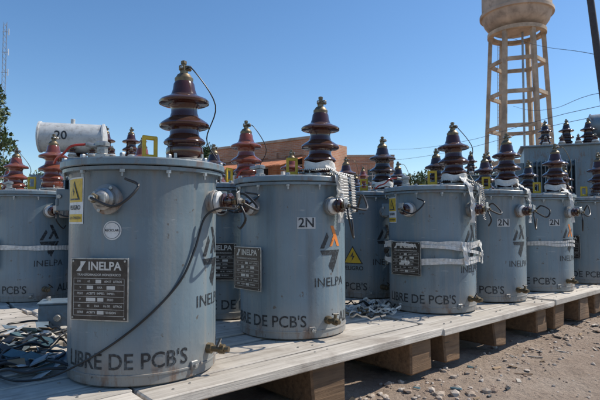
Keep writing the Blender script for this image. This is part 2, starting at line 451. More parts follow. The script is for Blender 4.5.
def labels(kind):
    m = MB(); m.norecalc = True; r = R+.0015
    ang = radians
    wrap(m, text2d("LIBRE DE PCB'S", .083, .0008, .018, .93), 'ink', r, ang(-16), .088)
    wrap(m, text2d("INELPA", .068, .0, .018, 1.05), 'ink', r, ang(62), .285)
    wrap(m, text2d("ALUMINIO", .083, .0008, .018), 'ink', r, ang(112), .088)
    wrap(m, text2d("INELPA", .068, .0, .018), 'ink', r, ang(-150), .285)
    top = 'orange' if kind['orange'] else 'ink'
    for a in (62, -150):
        wrap(m, poly2d([(-.005, .125), (.02, .125), (.075, .015), (.05, .015), (.03, .055), (.008, .015), (-.012, .015), (.018, .075)]), top, r, ang(a), .46)
        wrap(m, poly2d([(-.075, .005), (-.05, .005), (-.018, .065), (-.03, .09)]), 'ink', r, ang(a), .46)
        wrap(m, poly2d([(-.075, -.005), (.05, -.005), (-.005, -.11), (-.018, -.085), (.01, -.03), (-.062, -.03)]), 'ink', r, ang(a), .46)
        wrap(m, poly2d([(.055, -.005), (.075, -.005), (.012, -.125), (.0, -.1)]), 'ink', r, ang(a), .46)
    if kind['warn']:
        a = ang(-61); z = .69
        wrap(m, poly2d(rect(.13, .18)), 'sticker', r, a, z)
        wrap(m, poly2d(rect(.118, .09)), 'yellow', r+.0012, a, z+.039)
        wrap(m, poly2d([(-.045, -.035), (.045, -.035), (0, .04)]), 'ink', r+.0024, a, z+.037)
        wrap(m, poly2d([(-.034, -.029), (.034, -.029), (0, .028)]), 'yellow', r+.0036, a, z+.037)
        wrap(m, poly2d([(-.004, -.022), (.008, .0), (0, .0), (.004, .02), (-.008, -.004), (.0, -.004)]), 'ink', r+.0048, a, z+.037)
        wrap(m, poly2d(rect(.118, .03)), 'yellow', r+.0012, a, z-.068)
        wrap(m, text2d('PELIGRO', .024, .0006, .018), 'ink', r+.0014, a, z-.028)
        wrap(m, text2d('ALTA TENSION', .015, .0003, .018), 'ink', r+.0026, a, z-.068)
    if kind['round']:
        wrap(m, poly2d(circ(.036)), 'sticker', r, ang(-23), .575)
        wrap(m, poly2d(circ(.031)), 'bluebox', r+.0012, ang(-23), .575)
        wrap(m, poly2d(circ(.029)), 'sticker', r+.0024, ang(-23), .575)
        wrap(m, text2d('RECICLAR', .012, .0002, .018), 'ink', r+.0036, ang(-23), .575)
    if kind['num']:
        wrap(m, poly2d(rect(.10, .06)), 'lightgrey', r, ang(33), .6)
        wrap(m, text2d(kind['num'], .07, .001, .018), 'ink', r+.0012, ang(33), .6)
    if kind['tri']:
        for a in kind['tri']:
            wrap(m, poly2d([(-.085, -.07), (.085, -.07), (0, .075)]), 'ink', r, ang(a), .34)
            wrap(m, poly2d([(-.072, -.062), (.072, -.062), (0, .06)]), 'yellow', r+.0012, ang(a), .34)
            wrap(m, poly2d([(-.008, -.05), (.018, -.005), (0, -.005), (.01, .035), (-.018, -.012), (.0, -.012)]), 'ink', r+.0024, ang(a), .34)
            wrap(m, text2d('PELIGRO', .045, .001, .018), 'ink', r, ang(a), .235)
    return m.mesh('painted_markings', 20)
KIT = dict(body=k_body(), lid=k_lid(), hv=k_hv('porc'), hvr=k_hv('porcred'), hvd=k_hv('porcdark'), lv=k_lv('porc'), cap=k_lvcap(), plate=k_plate(), valve=k_valve(), lug=k_lug(), relief=k_relief())
LAB = {}
def ribbon(mb, pts, wdir, width, amp, wl, mat='strap', n=None):
    P = [Vector(p) for p in pts]; L = [0]
    for a, b in zip(P, P[1:]): L.append(L[-1]+(b-a).length)
    n = n or int(L[-1]/wl*6); w = Vector(wdir).normalized()*width/2; rows = []
    for i in range(n+1):
        s = L[-1]*i/n; k = 0
        while k < len(P)-2 and L[k+1] < s: k += 1
        t = (s-L[k])/(L[k+1]-L[k]); p = P[k].lerp(P[k+1], t); d = (P[k+1]-P[k]).normalized()
        nn = d.cross(w).normalized(); p = p+nn*amp*sin(2*pi*s/wl)
        rows += [p-w, p+w]
    mb.raw(rows, [[2*i, 2*i+1, 2*i+3, 2*i+2] for i in range(n)], mat)
def cloth(mb, pts, wdir, width, seed, amp=.012, mat='cloth', n=40, mcols=7):
    P = [Vector(p) for p in pts]; L = [0]
    for a, b in zip(P, P[1:]): L.append(L[-1]+(b-a).length)
    w = Vector(wdir).normalized(); V = []
    for i in range(n+1):
        s = L[-1]*i/n; k = 0
        while k < len(P)-2 and L[k+1] < s: k += 1
        t = (s-L[k])/(L[k+1]-L[k]); p = P[k].lerp(P[k+1], t); d = (P[k+1]-P[k]).normalized(); nn = w.cross(d)
        wd = width*(.75+.5*noise.noise(Vector((s*9, seed, 0))))
        for j in range(mcols):
            q = (j/(mcols-1)-.5)*wd
            v = noise.noise(Vector((s*28, q*60, seed*3)))+.5*noise.noise(Vector((s*70, q*90, seed)))
            V.append(p+w*(q+.01*noise.noise(Vector((s*12, seed, 4))))-nn*abs(amp*v) if False else p+w*(q+.01*noise.noise(Vector((s*12, seed, 4))))+nn*amp*v)
    F = [[i*mcols+j, i*mcols+j+1, (i+1)*mcols+j+1, (i+1)*mcols+j] for i in range(n) for j in range(mcols-1)]
    mb.raw(V, F, mat)
def band(mb, z, width=.02, amp=.003, waves=70, r0=.306, mat='strap', tilt=0, ph=0, sag=.006):
    n = waves*6; i = mb.mi(mat); a_, b_ = [], []
    for k in range(n):
        a = 2*pi*k/n; r = r0+amp*(1+sin(waves*a))*.5+.001+.004*max(0, noise.noise(Vector((sin(a)*3, cos(a)*3, ph)))); zz = z+tilt*sin(a+ph)+sag*noise.noise(Vector((sin(a)*2.5, cos(a)*2.5, ph*2)))*2+.002*sin(7*a)
        tw = .003*noise.noise(Vector((sin(a)*6, cos(a)*6, ph)))
        a_.append(mb.bm.verts.new(((r+tw)*sin(a), -(r+tw)*cos(a), zz-width/2))); b_.append(mb.bm.verts.new(((r-tw)*sin(a), -(r-tw)*cos(a), zz+width/2)))
    for k in range(n):
        q = (k+1) % n; f = mb.bm.faces.new([a_[k], a_[q], b_[q], b_[k]]); f.material_index = i

DECK = .25
def cp(a, r, z): return (r*sin(radians(a)), -r*cos(radians(a)), z)
def tailmesh(seed):
    rr = random.Random(seed); m = MB(); q = lambda s: rr.uniform(-s, s)
    m.tube([cp(60, .43, .69), cp(66+q(3), .47+q(.02), .66+q(.02)), cp(76+q(4), .48+q(.03), .68+q(.03)), cp(82+q(3), .42, .74+q(.02)), cp(92+q(4), .38, .70+q(.04))], .006, 'black')
    m.tube([cp(60, .43, .68), cp(55+q(4), .46, .62+q(.02)), cp(64+q(5), .43, .56+q(.04)), cp(72+q(5), .40, .60+q(.03))], .005, 'black')
    m.tube([cp(-25, .43, .69), cp(-16+q(5), .47, .66), cp(-8+q(5), .44, .71+q(.03)), cp(-14+q(5), .40, .76)], .005, rr.choice(['black', 'black', 'galv']))
    # bare earthing wire from the HV terminal to the lid
    m.tube([(.165, 0, 1.29), (.22+q(.03), -.06, 1.27), (.27+q(.03), -.05+q(.03), 1.12), (.26, .0, .98), (.30, -.04, .88)], .0028, rr.choice(['black', 'brass'])) if rr.random() < .5 else None
    return m.mesh('loose_leads')
TAILS = [tailmesh(k) for k in range(5)]
def transformer(x, y, rel=0, orange=False, warn=True, rnd=False, num=None, tri=None, hv='hv', caps=False, bands=0, drape=None, drape_long=False, tail=True, rag=None):
    rz = math.atan2(-x, y) + radians(rel)
    e = empty('distribution_transformer', (x, y, DECK+.003), rz)
    e.rotation_euler = (random.uniform(-.005, .005), random.uniform(-.005, .005), rz)
    for nm, k in (('tank', 'body'), ('lid', 'lid')): obj(nm, KIT[k], e)
    obj('high_voltage_bushing', KIT[hv], e, (.165, .0, .862), (random.uniform(-.02, .02), random.uniform(-.02, .02), random.uniform(-.6, .6)))
    obj('lifting_lug', KIT['lug'], e, (.015, -.05, .866), (0, 0, random.uniform(.2, .8)))
    obj('pressure_relief_valve', KIT['relief'], e, (-.17, -.08, .862), (0, 0, random.uniform(-.4, .4)))
    for i, a in enumerate((-25, 60)):
        p = (R*sin(radians(a)), -R*cos(radians(a)), .69)
        k = 'cap' if (caps and i == 0) else 'lv'
        obj('low_voltage_bushing_%d' % (i+1), KIT[k], e, p, (0, random.uniform(-.3, .3), radians(a)))
    a = -29; obj('nameplate', KIT['plate'], e, ((R+.02)*sin(radians(a)), -(R+.02)*cos(radians(a)), .36), (0, random.uniform(-.008, .008), radians(a)))
    a = 56; obj('drain_valve', KIT['valve'], e, (R*sin(radians(a)), -R*cos(radians(a)), .09), (0, random.uniform(-.8, .8), radians(a)))
    key = (orange, warn, rnd, num, tuple(tri or ()))
    if key not in LAB: LAB[key] = labels(dict(orange=orange, warn=warn, round=rnd, num=num, tri=tri))
    obj('painted_markings', LAB[key], e)
    if tail: obj('loose_leads', random.choice(TAILS), e)
    if bands:
        m = MB(); m.norecalc = True
        for z in ((.44, .462, .34, .362, .40) if bands == 1 else (.40, .425)):
            band(m, z, width=random.uniform(.018, .024), tilt=.05 if z == .40 and bands == 1 else random.uniform(-.014, .014), r0=(.334 if z == .40 else .327) if bands == 1 else .306, ph=random.uniform(0, 6))
        if bands == 1: 
            for a0 in (40, 75): 
                A = radians(a0); d = Vector((sin(A), -cos(A), 0)); w = Vector((cos(A), sin(A), 0))
                cloth(m, [d*.342+Vector((0, 0, .47)), d*.352+Vector((0, 0, .40)), d*.345+w*.02+Vector((0, 0, .32))], w, .05, a0, .01, 'cloth', 20)
        obj('strapping_bands', m.mesh('strapping_bands', 60), e)
    if rag is not None:
        m = MB(); m.norecalc = True
        for j, a0 in enumerate(rag):
            A = radians(a0); d = Vector((sin(A), -cos(A), 0)); w = Vector((cos(A), sin(A), 0))
            cloth(m, [Vector((.165, 0, .0))+d*.06+Vector((0, 0, .93)), Vector((.165, 0, 0))*.5+d*.2+Vector((0, 0, .895)), d*.32+Vector((0, 0, .872)), d*.352+Vector((0, 0, .85)), d*.356+w*.02+Vector((0, 0, .76)), d*.35+w*.03*(-1)**j+Vector((0, 0, .60+.05*j))], w, .06, a0+j, .013)
        # knot round bushing base
        i = m.mi('cloth'); rows = []
        for q in range(5):
            rows.append([m.bm.verts.new((.165+(.088+.012*noise.noise(Vector((k*.9, q*.8, a0))))*sin(2*pi*k/32), (.088+.012*noise.noise(Vector((k*.9, q*.8, a0))))*cos(2*pi*k/32), .895+q*.012+.008*sin(k*.7))) for k in range(32)])
        for a_, b_ in zip(rows, rows[1:]):
            for k in range(32): f = m.bm.faces.new([a_[k], a_[(k+1) % 32], b_[(k+1) % 32], b_[k]]); f.material_index = i
        obj('cloth_tape', m.mesh('cloth_tape', 70), e)
    if drape is not None:
        m = MB(); m.norecalc = True; A = radians(drape); d = Vector((sin(A), -cos(A), 0)); w = Vector((cos(A), sin(A), 0))
        end = .03 if drape_long else .62
        ribbon(m, [d*.05+Vector((0, 0, .888)), d*.3+Vector((0, 0, .866)), d*.345+Vector((0, 0, .852)), d*.352+Vector((0, 0, .7)), d*.37+Vector((0, 0, end))], w, .06 if not drape_long else .03, .005, .016)
        if not drape_long:
            ribbon(m, [d*.0+w*.03+Vector((0, 0, .895)), d*.28+w*.07+Vector((0, 0, .88)), d*.35+w*.075+Vector((0, 0, .86)), d*.36+w*.08+Vector((0, 0, .66))], w, .045, .005, .014)
            ribbon(m, [d*.1-w*.05+Vector((0, 0, .9)), d*.3-w*.06+Vector((0, 0, .89)), d*.36-w*.07+Vector((0, 0, .85)), d*.38-w*.09+Vector((0, 0, .76)), d*.34-w*.1+Vector((0, 0, .70))], w, .03, .004, .014)
        obj('strapping_ribbon', m.mesh('strapping_ribbon', 60), e)
    return e

# front row
T1 = transformer(-.665, 2.16, 0, rnd=True, caps=True)
T2 = transformer(-.04, 2.9, -19, orange=True, warn=False, num='2N', drape=75, rag=(62,))
T3 = transformer(.95, 3.62, -2, bands=1, drape=80, rag=(48, 66))
T4 = transformer(1.52, 4.10, -8, warn=True, drape=-5, drape_long=True, num='2N', rag=(70,))
T5 = transformer(2.2, 4.66, -4, bands=2, num='2N', orange=True, rag=(55,))
T6 = transformer(2.95, 5.22, 5, orange=False, drape=60)
T7 = transformer(3.75, 5.8, 5)
# second row
transformer(-.52, 3.42, 22, tri=(10,), hv='hvr')
transformer(.56, 4.3, -30, tri=(10,), hv='hvd', rag=(-20,))
transformer(1.17, 4.86, 10, hv='hvd', drape=40)
transformer(1.82, 5.34, -20, hv='hv', rag=(-30,))
transformer(2.5, 5.86, 0, hv='hvd')
transformer(3.2, 6.4, 0, hv='hv')
# third/fourth rows
TL = transformer(-2.18, 4.1, -40, hv='hvr', bands=2)
transformer(-1.45, 4.1, 30, hv='hvr')
transformer(-.95, 4.55, 10, hv='hvd')
transformer(-.25, 4.95, 0, hv='hvr', drape=30)
transformer(.35, 5.45, 20, hv='hv', drape=-30)
transformer(1.0, 5.95, 0, hv='hvd')
transformer(1.7, 6.5, 0, hv='hv')
transformer(-2.9, 4.75, 0, hv='hvr')
transformer(-2.2, 5.3, 0, hv='hvr')
transformer(-1.5, 5.75, 0, hv='hv')
transformer(-.8, 6.25, 0, hv='hvr')
transformer(-.1, 6.8, 0, hv='hvr')
transformer(.65, 7.3, 0, hv='hvd')

# cable on first transformer
m = MB()
m.tube([cp(60, .43, .69), cp(56, .42, .66), cp(50, .37, .66), cp(44, .325, .62), cp(37, .312, .50), cp(25, .31, .38), cp(4, .31, .265), cp(-18, .312, .17), cp(-42, .325, .09), cp(-62, .38, .03), cp(-75, .48, .012), cp(-95, .6, .01), cp(-105, .75, .012)], .0045, 'black', 8, 8)
obj('lead_cable', m.mesh('lead_cable'), T1)
# terminal box on the left transformer (child in its local frame)
m = MB(); m.box((.26, .17, .16), (0, 0, 0), 'paint', None, .006); m.box((.275, .185, .012), (0, 0, .086), 'paint', None, .003)
for k in range(7): m.box((.008, .03, .13), (-.1+k*.033, -.098, 0), 'paint', None, .002)
m.cyl((0, 0, .09), (0, 0, .12), .03, 'galv', 12); m.box((.05, .2, .03), (0, .1, -.06), 'paint', None, .003)
loc = Matrix.Rotation(-TL.rotation_euler.z, 4, 'Z') @ Vector((.42, -.12, .72))
obj('terminal_box', m.mesh('terminal_box'), TL, loc, (0, 0, -TL.rotation_euler.z+.3))

# ------------------------------------------------------------------ pallets
u = Vector((.75, .661, 0)).normalized(); nrm = Vector((u.y, -u.x, 0)); ang_u = math.atan2(u.y, u.x)
base = Vector((.806, 2.88, 0))
def pallet(s0, L, v0, Wd, seed):
    rr = random.Random(seed); m = MB()
    nb = max(3, round(Wd/.165)); bw = Wd/nb
    for i in range(nb):
        yy = -bw*(i+.5); zc = DECK-.021-rr.uniform(0, .006)
        m.box((L+rr.uniform(-.05, .04), bw-rr.uniform(.008, .024), .042), (L/2+rr.uniform(-.01, .01), yy, zc), 'wood', Matrix.Rotation(rr.uniform(-.003, .003), 4, 'Z'), .005, .003)
    nS = max(2, int(round(L/.8))+1)
    for i in range(nS):
        xx = .13+(L-.26)*i/(nS-1)
        wdt = rr.uniform(.15, .24); off = rr.uniform(0, .05)
        m.box((wdt, Wd-.04-off, .188), (xx+rr.uniform(-.03, .03), -Wd/2-off/2, .108), 'sleeper', Matrix.Rotation(rr.uniform(-.02, .02), 4, 'Z'), .01, .01)
        for k in range(nb):
            for q in (-.04, .04): m.lathe([(.005, -.01), (.005, .0015), (0, .002)], 'galv', Matrix.Translation((xx+q, -bw*(k+.5)+rr.uniform(-.03, .03), DECK-.001)), 8)
    p = base+u*s0-nrm*v0
    o = obj('wooden_pallet', m.mesh('wooden_pallet'), None, (p.x, p.y, 0))
    o.rotation_euler = (0, 0, ang_u); o.scale = (1, -1, 1)
    return o
for k, (s, L) in enumerate([(-3.3, 1.55), (-1.72, 1.75), (.06, 1.5), (1.6, 1.25), (2.92, 1.6), (4.6, 1.6)]):
    pallet(s, L, .0, 1.45, k)
    pallet(s+.1, L, 1.52, 1.4, k+20)
    pallet(s+.05, L, 3.0, 1.4, k+40)
for k in range(3): pallet(-4.9, 1.5, 1.5*k, 1.42, 70+k)

# ------------------------------------------------------------------ deck clutter
def scrap(seed, mats, n, name):
    m = MB(); m.norecalc = True; rr = random.Random(seed)
    for q in range(n):
        c = Vector((rr.uniform(-.1, .1), rr.uniform(-.08, .08), .01)); A = rr.uniform(0, 6.28); pts = []
        for t in range(12):
            A += rr.uniform(-.5, .9); c = c+Vector((cos(A), sin(A), 0))*.03; pts.append((c.x, c.y, .012+abs(.05*sin(t*.7+q))*rr.uniform(.4, 1)))
        ribbon(m, pts, (rr.uniform(-.5, .5), rr.uniform(-.5, .5), 1), .014, .001, .02, rr.choice(mats), 36)
    return m.mesh(name, 60)
sc = scrap(11, ['strap', 'black', 'black', 'strap', 'lightgrey'], 9, 'strapping_scraps')
obj('strapping_scraps', sc, None, (.44, 3.3, DECK+.003), (0, 0, .4), (1, 1, .9))
obj('strapping_scraps', sc, None, (.58, 3.5, DECK+.003), (0, 0, 2.4), (.8, .8, 1))
obj('strapping_scraps', sc, None, (-1.25, 2.5, DECK+.003), (0, 0, 1.4), (1.1, 1.1, 1))
m = MB(); rr = random.Random(21)
for q in range(12):
    mx = Matrix.Translation((rr.uniform(-.18, .18), rr.uniform(-.12, .12), .012)) @ Matrix.Rotation(rr.uniform(0, 6), 4, 'Z')
    m.box((rr.uniform(.06, .15), .02, .006), (0, 0, 0), rr.choice(['galv', 'black', 'galv']), mx, .001)
    m.cyl(mx @ Vector((0, 0, 0)), mx @ Vector((.0, .06, .02)), .008, rr.choice(['galv', 'brass', 'black']), 8)
fit = m.mesh('steel_fittings')
obj('steel_fittings', fit, None, (.5, 3.3, DECK+.003), (0, 0, .8))
obj('steel_fittings', fit, None, (-1.0, 2.75, DECK+.003), (0, 0, 2.8))
m = MB(); rr = random.Random(4)
for q in range(30):
    mx = Matrix.Translation((rr.uniform(-.2, .2), rr.uniform(-.14, .14), rr.uniform(.008, .06))) @ Matrix.Rotation(rr.uniform(0, 6), 4, 'Z') @ Matrix.Rotation(rr.uniform(-.5, .5), 4, 'X') @ Matrix.Rotation(rr.uniform(-.3, .3), 4, 'Y')
    m.box((rr.uniform(.05, .16), rr.uniform(.03, .07), .004), (0, 0, 0), rr.choice(['teal', 'teal', 'bluebox', 'black', 'lightgrey', 'cardboard']), mx, .001, .006)
for q in range(7):
    c = Vector((rr.uniform(-.15, .15), rr.uniform(-.1, .1), .02)); A = rr.uniform(0, 6); pts = []
    for t in range(9): A += rr.uniform(.1, .9); c = c+Vector((cos(A), sin(A), 0))*.07; pts.append((c.x, c.y, .015+rr.uniform(0, .05)))
    m.tube(pts, .006, 'black')
tp = m.mesh('plastic_scrap')
obj('plastic_scrap_pile', tp, None, (-1.18, 2.12, DECK+.003))
obj('plastic_scrap_pile', tp, None, (-1.4, 2.5, DECK+.003), (0, 0, 2))
m = MB()
m.box((.2, .16, .15), (0, 0, .075), 'bluebox', None, .006); m.box((.212, .172, .012), (0, 0, .157), 'bluebox', None, .004)
m.cyl((0, -.08, .08), (0, -.11, .08), .018, 'galv'); m.box((.22, .02, .01), (0, 0, .006), 'galv', None, .002)
m.cyl((-.06, 0, .16), (-.06, 0, .185), .012, 'galv', 6); m.cyl((.06, 0, .16), (.06, 0, .185), .012, 'galv', 6)
obj('junction_box', m.mesh('junction_box'), None, (-1.36, 2.86, DECK+.003), (0, 0, .3))

# ------------------------------------------------------------------ ground
n = 260; bm = bmesh.new(); g = []
def gh(x, y):
    h = .022*noise.noise(Vector((x*1.3, y*1.3, 0)))+.02*noise.noise(Vector((x*4, y*4, 3)))+.012*noise.noise(Vector((x*11, y*11, 3)))
    return h+.05*max(0, noise.noise(Vector((x*.5, y*.5, 9))))
for j in range(n+1):
    row = []
    for i in range(n+1):
        tx = 2*i/n-1; ty = 2*j/n-1
        x = 1+7*tx+1500*tx**9; y = 3+7*ty+1500*ty**9
        d = max(abs(x-1), abs(y-3)); h = gh(x, y)*max(0, 1-d/30)
        row.append(bm.verts.new((x, y, h-.025)))
    g.append(row)
for j in range(n):
    for i in range(n): bm.faces.new([g[j][i], g[j][i+1], g[j+1][i+1], g[j+1][i]])
me = bpy.data.meshes.new('ground'); bm.to_mesh(me); bm.free(); me.materials.append(M['ground'])
for p_ in me.polygons: p_.use_smooth = True
obj('ground', me)
rr = random.Random(5)
ico = bmesh.new(); bmesh.ops.create_icosphere(ico, subdivisions=1, radius=1); ico.verts.index_update()
iv = [v.co.copy() for v in ico.verts]; fv = [[v.index for v in f.verts] for f in ico.faces]; ico.free()
V, F = [], []
for q in range(4600):
    s = rr.uniform(-1.2, 6); v = rr.uniform(-.3, 3.2) if rr.random() < .7 else rr.uniform(-.1, .35)
    r = .003+.013*rr.random()**4
    if rr.random() < .012: r *= 2.4
    if q > 4400: s = rr.gauss(-.75, .3); v = rr.gauss(.12, .12); r = rr.uniform(.008, .028)   # clods by the pallet
    p = base+u*s+nrm*v
    b0 = len(V); sq = Vector((rr.uniform(.7, 1.4), rr.uniform(.7, 1.3), rr.uniform(.4, .9))); rot = Matrix.Rotation(rr.uniform(0, 6), 3, 'Z')
    h = gh(p.x, p.y)-.025
    for w in iv:
        w2 = rot @ Vector((w.x*sq.x, w.y*sq.y, w.z*sq.z)); w2 *= r*rr.uniform(.8, 1.15)
        V.append((p.x+w2.x, p.y+w2.y, h+w2.z+r*.2))
    F += [[b0+k for k in f] for f in fv]
me = bpy.data.meshes.new('gravel'); me.from_pydata(V, [], F); me.materials.append(M['stone']); obj('gravel', me)
m = MB(); rr = random.Random(8)
for q in range(44):
    s = rr.uniform(-1, 3); v = rr.uniform(-.1, .35); p = base+u*s+nrm*v
    mx = Matrix.Translation((p.x, p.y, gh(p.x, p.y)-.018)) @ Matrix.Rotation(rr.uniform(0, 6), 4, 'Z') @ Matrix.Rotation(rr.uniform(-.3, .3), 4, 'X')
    m.box((rr.uniform(.02, .10), rr.uniform(.008, .022), .006), (0, 0, 0), rr.choice(['sleeper', 'wood', 'wood', 'teal', 'black', 'cardboard']), mx, .001, .003)
obj('wood_scraps', m.mesh('wood_scraps'))

# ------------------------------------------------------------------ large power transformers
def bigtr(x, y, rz, name='power_transformer', wt=1.1, dt=.7, ht=1.35, cons=True, lbl=None, mat='paint', consmat='lightgrey', conh=.28, hv='hvd', text=None):
    e = empty(name, (x, y, 0), rz)
    m = MB(); m.box((wt, dt, ht), (0, 0, .12+ht/2), mat, None, .012); m.box((wt+.1, dt+.1, .025), (0, 0, .12+ht), mat, None, .005)
    for s_ in (-1, 1): m.box((wt+.1, .1, .12), (0, s_*.25, .06), mat, None, .006)
    obj('tank', m.mesh('tank'), e)
    m = MB()
    for s_ in (-1, 1):
        k = -wt/2+.1
        while k < (wt/2-.08 if not (text and s_ == -1) else 0): m.box((.012, .2, ht*.75), (k, s_*(dt/2+.1), .12+ht*.5), mat, None, .004); k += .055
        for z in (.12+ht*.15, .12+ht*.84): m.cyl((-wt/2+.06, s_*(dt/2+.1), z), (wt/2-.06 if not (text and s_ == -1) else 0, s_*(dt/2+.1), z), .03, mat)
        k = -dt/2+.08
        while k < dt/2-.06: m.box((.2, .012, ht*.75), (s_*(wt/2+.1), k, .12+ht*.5), mat, None, .004); k += .055
    obj('radiator_fins', m.mesh('radiator_fins'), e)
    if text:
        m2 = MB(); m2.norecalc = True; sh = text2d(text, .2, .003, 0)
        sh = ([(-y_, x_) for x_, y_ in sh[0]], sh[1]); flat(m2, sh, 'ink', -dt/2-.003, wt*.3, .12+ht*.6); obj('lettering', m2.mesh('lettering'), e)
    for i in range(3): obj('high_voltage_bushing_%d' % i, KIT[hv], e, (-.3+.3*i, .15, .13+ht+.01))
    for i in range(4): obj('low_voltage_bushing_%d' % i, KIT['lv'], e, (-.33+.22*i, -.18, .13+ht+.03), (radians(-90), 0, 0))
    if cons:
        m = MB(); mx = Matrix.Translation((-wt*.32, -.05, .13+ht+.12+conh*.55)) @ Matrix.Rotation(radians(90), 4, 'Y')
        r = conh*.62; L = .36
        m.lathe([(0, -L-.03), (r*.5, -L-.025), (r*.9, -L-.01), (r+.012, -L), (r+.012, -L+.02), (r, -L+.022), (r, L-.022), (r+.012, L-.02), (r+.012, L), (r*.9, L+.01), (r*.5, L+.025), (0, L+.03)], consmat, mx, 40)
        m.cyl((-wt*.32-.2, -.05, .13+ht), (-wt*.32-.2, -.05, .13+ht+.16), .03, consmat); m.cyl((-wt*.32+.2, -.05, .13+ht), (-wt*.32+.2, -.05, .13+ht+.16), .03, consmat)
        m.cyl((-wt*.32, -.05, .13+ht+.28+r*.9), (-wt*.32, -.05, .13+ht+.33+r), .025, consmat)
        obj('conservator', m.mesh('conservator'), e)
        if lbl:
            m2 = MB(); m2.norecalc = True; flat(m2, text2d(lbl, .14, .002, 0), 'ink', -.05-r-.003, -wt*.32-.1, .13+ht+.12+conh*.55)
            obj('number', m2.mesh('number'), e)
    return e
bigtr(-2.4, 6.1, .25, lbl='20', consmat='lightgrey', ht=1.46, hv='hv')
bigtr(4.1, 7.6, -.35, ht=1.86, cons=False, wt=1.3, dt=.8, text='2N')
bigtr(5.25, 7.6, -.45, ht=1.95, cons=True, conh=.3, consmat='paint', text='ALUMINIO')
bigtr(3.0, 8.6, 0, ht=1.5, cons=False)
bigtr(-1.0, 8.2, .1, ht=1.1, cons=False, hv='hvr')
bigtr(.9, 9.2, .1, ht=1.3, cons=False, hv='hvr')
bigtr(-4.6, 7.2, .1, ht=1.1, cons=False, hv='hvr')

# ------------------------------------------------------------------ water tower
e = empty('water_tower', (17.6, 40, -.1), .2); e.scale = (.97, .97, 1)
m = MB(); NC = 6; rt, rb, zt = 2.05, 2.85, 16.0
for k in range(NC):
    a = 2*pi*k/NC; c0 = Vector((rb*sin(a), rb*cos(a), -.3)); c1 = Vector((rt*sin(a), rt*cos(a), zt)); w = .16
    vs = []; rot = Matrix.Rotation(-a, 3, 'Z')
    for c in (c0, c1):
        for dx, dy in ((-w, -w), (w, -w), (w, w), (-w, w)): vs.append(c+rot @ Vector((dx, dy, 0)))
    m.raw(vs, [[0, 1, 2, 3], [4, 5, 6, 7], [0, 1, 5, 4], [1, 2, 6, 5], [2, 3, 7, 6], [3, 0, 4, 7]], 'concrete')
obj('columns', m.mesh('columns'), e)
m = MB()
for z in (3.0, 5.6, 8.4, 11.1, 13.7):
    rr_ = rb+(rt-rb)*z/zt
    for k in range(NC):
        a = 2*pi*k/NC; b = 2*pi*(k+1)/NC
        p0 = Vector((rr_*sin(a), rr_*cos(a), z)); p1 = Vector((rr_*sin(b), rr_*cos(b), z)); d = p1-p0
        mx = Matrix.Translation((p0+p1)/2) @ Matrix.Rotation(math.atan2(d.y, d.x), 4, 'Z')
        m.box((d.length-.24, .2, .3), (0, 0, 0), 'concrete', mx, .01)
m.cyl((.4, -.2, 0), (.4, -.2, 16.6), .09, 'galv')
obj('ring_beams', m.mesh('ring_beams'), e)
m = MB()
m.lathe([(0, 16.3), (1.2, 16.35), (1.9, 16.5), (2.3, 16.75), (2.55, 17.1), (2.72, 17.6), (2.9, 17.62), (2.9, 17.85), (2.72, 17.88), (2.72, 21), (2.95, 21.05), (2.95, 21.25), (2.2, 21.9), (1, 22.3), (0, 22.4)], 'tankconc', segs=48)
m.lathe([(1.85, 16.0), (2.3, 16.0), (2.3, 16.3), (1.85, 16.3), (1.85, 16.0)], 'concrete', segs=48)
obj('tank', m.mesh('tank'), e)
m = MB()
for s_ in (-.2, .2): m.cyl((s_, 3.0, 0), (s_, 2.35, 16.5), .025, 'galv', 6)
for k in range(54): m.cyl((-.2, 3.0-.65*k/54, k*.3+.3), (.2, 3.0-.65*k/54, k*.3+.3), .014, 'galv', 5)
obj('ladder', m.mesh('ladder'), e)

